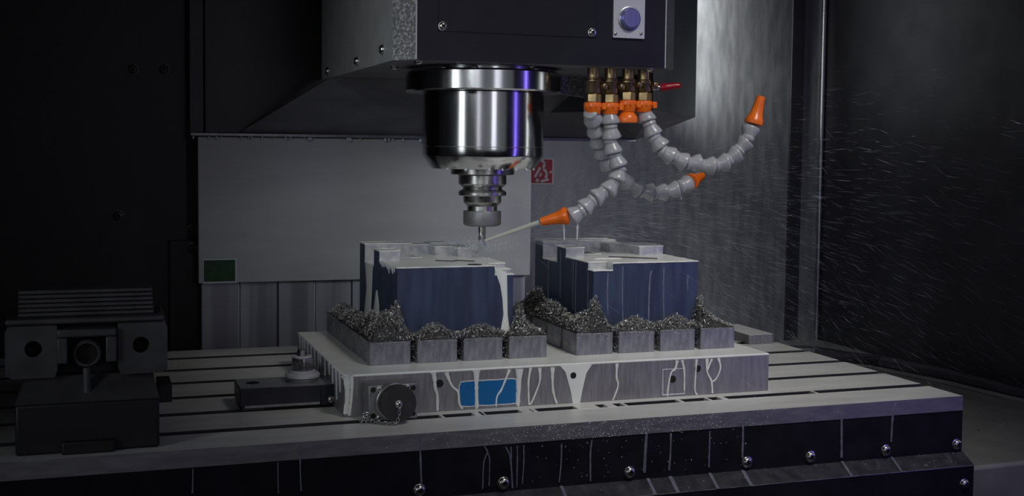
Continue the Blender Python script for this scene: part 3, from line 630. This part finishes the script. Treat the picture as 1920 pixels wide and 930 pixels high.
# ------------------------------------------------------------------ chips
def chips(name, label, mounds, rx, ry, block, n, seed, extra=()):
    rnd = random.Random(seed)
    def h(x, y):
        z = 0.0022
        for (mx, my, sx_, sy_, hh) in mounds: z += hh*math.exp(-((x-mx)/sx_)**2-((y-my)/sy_)**2)
        return z*(1+.25*math.sin(x*900+math.sin(y*700)*2)*math.sin(y*820+1.3*math.sin(x*610)))
    def free(x, y): return not (block[0] < x < block[1] and block[2] < y < block[3])
    b = MB(); NX, NY = 64, 60
    # heap body
    for i in range(NX):
        for j in range(NY):
            x0 = rx[0]+(rx[1]-rx[0])*i/NX; x1 = rx[0]+(rx[1]-rx[0])*(i+1)/NX; y0 = ry[0]+(ry[1]-ry[0])*j/NY; y1 = ry[0]+(ry[1]-ry[0])*(j+1)/NY
            if not (free(x0, y0) or free(x1, y1) or free(x0, y1) or free(x1, y0)): continue
            def hz(x, y):
                e = min(x-rx[0], rx[1]-x, y-ry[0], ry[1]-y); return ZR+max(0.0003, h(x, y)*min(1, .25+e/.006)-.0022)
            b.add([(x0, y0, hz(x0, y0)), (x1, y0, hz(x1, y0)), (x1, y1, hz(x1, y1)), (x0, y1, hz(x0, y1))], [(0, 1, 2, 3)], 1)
    # loose curls and flakes
    def flake(c, s, stand=.5):
        d = Vector((rnd.gauss(0, 1), rnd.gauss(0, 1), rnd.gauss(.4*stand, 1))).normalized(); e = d.orthogonal().normalized()
        e.rotate(Matrix.Rotation(rnd.uniform(0, 6.28), 3, d)); k = d.cross(e)
        l = s*rnd.uniform(.6, 1.6); wv = s*.32
        b.add([c-d*l, c+e*wv, c+k*wv*.6-e*wv*.3, c+d*l+e*wv*.6], [(0, 1, 2), (1, 3, 2), (0, 2, 3), (0, 3, 1)], 2 if rnd.random() < .16 else 0)
    k = 0
    while k < n:
        if rnd.random() < .55 and mounds:
            m_ = rnd.choice(mounds); x = rnd.gauss(m_[0], m_[2]*.75); y = rnd.gauss(m_[1], m_[3]*.75)
        else: x = rnd.uniform(*rx); y = rnd.uniform(*ry)
        if not (rx[0] < x < rx[1] and ry[0] < y < ry[1]) or not free(x, y): continue
        flake(Vector((x, y, ZR+h(x, y)*min(1, .35+min(x-rx[0], rx[1]-x, y-ry[0], ry[1]-y)/.006)+rnd.uniform(-.001, .0014))), rnd.uniform(.0009, .0024)); k += 1
    for (x0, x1, y0, y1, z0, z1, m_) in extra:
        for _ in range(m_): flake(Vector((rnd.uniform(x0, x1), rnd.uniform(y0, y1), rnd.uniform(z0, z1))), rnd.uniform(.0006, .0014))
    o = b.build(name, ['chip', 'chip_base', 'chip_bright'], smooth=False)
    return tag(o, label, 'metal chips', kind='stuff')
def gaps(x0): return [(x0+i*.0628+.0535, x0+(i+1)*.0628, 1.5012, 1.503, CZ, ZR+.001, 90) for i in range(3)] + [(x0-.001, x0+.245, 1.4990, 1.500, ZR-.006, ZR+.001, 520), (x0-.001, x0+.245, 1.4992, 1.500, ZR-.028, ZR, 110), (x0-.0012, x0, 1.50, 1.80, CZ+.004, ZR, 380)]
moL = [(.350, 1.56, .022, .05, .024), (.355, 1.515, .018, .014, .018), (.372, 1.518, .010, .012, .026), (.345, 1.66, .016, .06, .016), (.419, 1.513, .022, .011, .0155), (.485, 1.513, .026, .011, .0125), (.5405, 1.520, .008, .010, .032), (.555, 1.56, .014, .06, .012), (.35, 1.76, .014, .03, .012)]
moR = [(.6505, 1.513, .013, .011, .036), (.632, 1.525, .014, .03, .015), (.632, 1.62, .014, .06, .022), (.64, 1.72, .012, .05, .03), (.708, 1.513, .024, .011, .0145), (.771, 1.513, .025, .011, .0145), (.8145, 1.528, .0075, .02, .035), (.828, 1.54, .014, .05, .014), (.85, 1.56, .012, .05, .004), (.825, 1.65, .01, .06, .02)]
chips('metal_chips', 'heaps of grey metal chips around the left blue block', moL, (.3315, .5735), (1.50, 1.80), (.3735, .534, 1.527, 1.76), 20000, 1, gaps(.3315))
chips('metal_chips', 'heaps of grey metal chips around the right blue block', moR, (.6165, .8585), (1.50, 1.80), (.6514, .8124, 1.527, 1.76), 20000, 2, gaps(.6165))
# loose chips stuck to the table front
lb_ = MB(); rnd = random.Random(5)
for k in range(620):
    t = rnd.random()
    if k < 470: px = rnd.gauss(1150, 150); y_ = 1.3402; z_ = rnd.uniform(.980, .9995)
    elif k < 540: px = rnd.uniform(1000, 1400); y_ = 1.3412; z_ = rnd.uniform(.93, .980)
    else: px = rnd.uniform(900, 1810); y_ = None; z_ = None
    X_ = at(px, 800, 1.34).x
    if y_ is None: u = rnd.random(); y_ = 1.345-.0275*u; z_ = .9247-.0153*u; X_ = X_ if k < 590 else rnd.uniform(1.03, 1.12)
    if X_ > 1.12: continue
    c = Vector((X_, y_, z_)); s = rnd.uniform(.0005, .0014)
    d = Vector((rnd.gauss(0, 1), rnd.gauss(0, .4), rnd.gauss(0, 1))).normalized(); e = d.orthogonal().normalized(); kk = d.cross(e)
    lb_.add([c-d*s, c+e*s*.7, c+kk*s*.7, c+d*s], [(0, 1, 2), (1, 3, 2), (0, 2, 3), (0, 3, 1)])
tag(lb_.build('loose_chips', 'chip_bright', smooth=False), 'loose bright chips stuck to the front of the table', 'metal chips', kind='stuff')
lb_ = MB()
for k in range(420):
    t = rnd.random(); X_ = 1.60-.42*t+rnd.gauss(0, .03); Y_ = 1.55+.75*rnd.random(); 
    if X_ < 1.15 or X_ > 1.6: continue
    c = Vector((X_, Y_, .8812)); s = rnd.uniform(.001, .003); d = Vector((rnd.gauss(0, 1), rnd.gauss(0, 1), .1)).normalized(); e = d.orthogonal().normalized(); kk = d.cross(e)
    lb_.add([c-d*s, c+e*s*.6, c+kk*s*.6, c+d*s], [(0, 1, 2), (1, 3, 2), (0, 2, 3), (0, 3, 1)])
tag(lb_.build('tray_chips', 'chip', smooth=False), 'scattered chips lying in the grey chip tray', 'metal chips', kind='stuff')

# ------------------------------------------------------------------ hold-down clamp
cl = thing('hold_down_clamp', 'black step clamp bar with stud, hex nut and washers beside the base plate', 'clamp', (.23, 1.55, 1.0))
cb = MB().box(.170, .2885, 1.5145, 1.5785, 1.006, 1.0295); cb.mi[1] = 1
cb.build('clamp_bar', ['clamp_black', 'clamp_top_lit'], cl, bevel=.0012)
MB().box(.2715, .2882, 1.512, 1.5145, 1.003, 1.029).build('toe', 'clamp_black', cl, bevel=.0006)
MB().box(.176, .270, 1.5125, 1.5145, 1.0045, 1.0075).build('edge_strip', 'alu_dark', cl)
MB().box(.172, .200, 1.515, 1.577, 1.0, 1.006).build('rest_pad', 'clamp_black', cl, bevel=.001)
MB().lathe([(.0085, 0), (.0085, .0004)], 24, Matrix.Translation((.190, 1.548, 1.0295))).build('tapped_hole', 'hole_black', cl)
f3 = Matrix.Translation((.2530, 1.547, 0))
MB().lathe([(.021, 1.0295), (.0215, 1.031), (.0215, 1.034), (.0205, 1.0352)], 40, f3).build('washer', 'alu_dark', cl)
MB().lathe([(.0225, 1.0352), (.0225, 1.0385), (.020, 1.0405), (.0145, 1.0405)], 40, f3).build('washer', 'silver', cl)
MB().lathe([(.0165, 1.0405), (.0172, 1.0412), (.0172, 1.0425), (.0148, 1.0432)], 40, f3).build('nut_flange', 'silver', cl)
hx = MB(); hexring(hx, .2530, 1.547, .0146, 1.0430, 1.0600); hx.build('hex_nut', 'holder_steel', cl, bevel=.0008)
MB().lathe([(.0125, 1.0598), (.0132, 1.0606), (.0115, 1.0622), (.0075, 1.0624)], 24, f3).build('nut_collar', 'silver', cl)
sd = [(.0068, 1.0615)]
for k in range(5): sd += [(.0068, 1.0624+k*.0014), (.0061, 1.0631+k*.0014)]
sd += [(.0060, 1.0698), (.004, 1.0705)]
MB().lathe(sd, 24, f3).build('stud', 'holder_steel', cl)
screw(cl, (.2840, 1.5118, 1.010), (0, -1, 0), .0035)

# ------------------------------------------------------------------ machine vise at the left end of the table
vc = -.0075
vi = thing('machine_vise', 'dark machine vise in shadow at the left end of the table', 'vise', (vc, 1.5, 1.0))
MB().box(-.081, .066, 1.36, 1.80, 1.0, 1.055).build('vise_base', 'vise_dark', vi, bevel=.003)
bt = MB(); bt.add([(-.081, 1.36, 1.055), (.066, 1.36, 1.055), (.066, 1.80, 1.055), (-.081, 1.80, 1.055), (-.070, 1.385, 1.080), (.0605, 1.385, 1.080), (.0605, 1.78, 1.080), (-.070, 1.78, 1.080)], [(0, 1, 5, 4), (1, 2, 6, 5), (2, 3, 7, 6), (3, 0, 4, 7), (4, 5, 6, 7), (0, 3, 2, 1)])
bt.build('sloped_bed', 'vise_paint', vi)
def plate_hole(b, x0, x1, z0, z1, cx_, cz_, r_, y0, y1, N=32):
    vs_ = []; fs_ = []
    for k in range(N):
        a_ = 2*PI*k/N+PI/4; c, s = math.cos(a_), math.sin(a_)
        tx = ((x1-cx_)/c if c > 1e-9 else ((x0-cx_)/c if c < -1e-9 else 1e9)); tz = ((z1-cz_)/s if s > 1e-9 else ((z0-cz_)/s if s < -1e-9 else 1e9)); t = min(tx, tz)
        ix, iz, ox, oz = cx_+r_*c, cz_+r_*s, cx_+t*c, cz_+t*s
        vs_ += [(ix, y0, iz), (ox, y0, oz), (ix, y1, iz), (ox, y1, oz)]
    for k in range(N):
        q = (k+1) % N; a_, c_ = 4*k, 4*q
        fs_ += [(a_, a_+1, c_+1, c_), (a_+2, c_+2, c_+3, a_+3), (a_, c_, c_+2, a_+2), (a_+1, a_+3, c_+3, c_+1)]
    # square corners
    return b.add(vs_, fs_)
for x0_, x1_, hx_ in ((.0235, .0755, .0475), (-.0905, -.0385, -.0625)):
    jb = MB(); plate_hole(jb, x0_, x1_, 1.081, 1.137, hx_, 1.1125, .0088, 1.372, 1.47); jb.build('jaw_block', 'vise_paint', vi)
    MB().lathe([(.0092, 0), (.0092, .001)], 24, frame((hx_, 1.40, 1.1125), (0, -1, 0))).build('bore', 'hole_black', vi)
MB().box(-.0905, .0735, 1.380, 1.47, 1.137, 1.1435).build('jaw_cap', 'vise_paint', vi, bevel=.002)
for k in range(6):
    z_ = 1.1435+k*.0048; MB().box(-.078+.0*k, .0625-.0003*k, 1.395+.001*k, 1.465, z_+.0006, z_+.0046).build('jaw_plate', 'vise_paint', vi, bevel=.0008)
arch = MB(); 
arch.box(-.0385, .0225, 1.366, 1.40, 1.124, 1.133); arch.build('arch_top', 'vise_paint', vi, bevel=.002)
MB().box(.011, .0225, 1.366, 1.40, 1.096, 1.124).build('arch_side', 'vise_paint', vi, bevel=.0015)
MB().box(-.0385, -.028, 1.366, 1.40, 1.096, 1.124).build('arch_side', 'vise_paint', vi, bevel=.0015)
MB().box(-.0385, .0225, 1.40, 1.47, 1.081, 1.135).build('core', 'hole_black', vi)
MB().lathe([(.013, 0), (.0155, .004), (.0155, .022), (.0135, .024), (.0115, .024), (.0115, .012)], 32, frame((vc-.001, 1.40, 1.1045), (0, -1, 0))).build('screw_socket', 'vise_paint', vi)
MB().lathe([(.0115, .0), (.0115, .015)], 24, frame((vc-.001, 1.40, 1.1045), (0, -1, 0))).build('socket_bore', 'hole_black', vi)
MB().tube([(vc-.001, 1.372, 1.010), (vc-.001, 1.372, 1.090)], .0045, 12).build('guide_rod', 'vise_paint', vi)
MB().box(-.035, .019, 1.352, 1.37, 1.0, 1.014).build('foot', 'vise_dark', vi, bevel=.002)
tag(MB().box(.0765, .0935, 1.60, 1.66, 1.0, 1.0235).build('key_block', 'vise_dark', None, bevel=.001), 'small black block on the table beside the vise', 'block')

# ------------------------------------------------------------------ coolant jet, splash and spray
n1 = at(1013, 416, 1.577); tip = Vector((SX+.003, SY-.003, 1.199))
jp = [n1.lerp(tip, t) for t in [k/10 for k in range(11)]]
tag(MB().tube(jp, [.0036, .0034, .0033, .0032, .0031, .003, .0029, .0028, .0026, .0024, .002], 10).build('coolant_jet', 'jet'), 'thin milky coolant jet from orange nozzle to cutter', 'coolant')
def spray(name, label, n, seed, m, gen):
    rnd = random.Random(seed); b = MB()
    for _ in range(n):
        g = gen(rnd)
        if g is None: continue
        p, v, L_, r_ = g
        d = v.normalized(); e = d.orthogonal().normalized(); k = d.cross(e); a_ = p-d*L_*.5; c_ = p+d*L_*.5
        b.add([a_, p+e*r_, p-e*r_*.5+k*r_*.87, p-e*r_*.5-k*r_*.87, c_], [(0, 1, 2), (0, 2, 3), (0, 3, 1), (4, 2, 1), (4, 3, 2), (4, 1, 3)])
    return tag(b.build(name, m, smooth=False), label, 'water spray', kind='stuff')
def gen(rnd):
    az = rnd.gauss(.25, .42); el = rnd.gauss(.12, .30); sp_ = rnd.uniform(1.2, 5.0)
    v = Vector((math.cos(az)*math.cos(el), math.sin(az)*math.cos(el), math.sin(el)))*sp_
    t = rnd.uniform(.03, .42); g = Vector((0, 0, -9.8))
    p = Vector((SX+.03, SY, 1.20))+v*t+g*t*t*.5; vv = v+g*t
    if p.z < 1.0 and p.x < 1.15 or p.z < .9 or p.y > 2.47 or p.x > 1.62 or p.y < 1.3: return None
    if p.z > 1.34 and p.x < 1.06 and p.y > 1.48: return None
    if p.y > 2.08 and p.x < .9: return None
    if .6 < p.x < .87 and 1.5 < p.y < 1.8 and p.z < 1.19: return None
    return p, vv, rnd.uniform(.008, .040), rnd.uniform(.00006, .00016)
spray('water_spray', 'fine coolant spray flung from the cutter toward the right', 14000, 3, 'droplet', gen)
def gen2(rnd):
    a_ = rnd.uniform(0, 2*PI); r_ = abs(rnd.gauss(0, .022)); z_ = abs(rnd.gauss(0, .008))
    p = Vector((SX-.004+r_*math.cos(a_), SY-.004+r_*math.sin(a_), 1.186+z_)); v = Vector((math.cos(a_), math.sin(a_), .5+rnd.random()))
    return p, v, rnd.uniform(.002, .008), rnd.uniform(.0002, .0006)
spray('coolant_splash', 'milky coolant splash around the cutter tip', 900, 4, 'droplet', gen2)
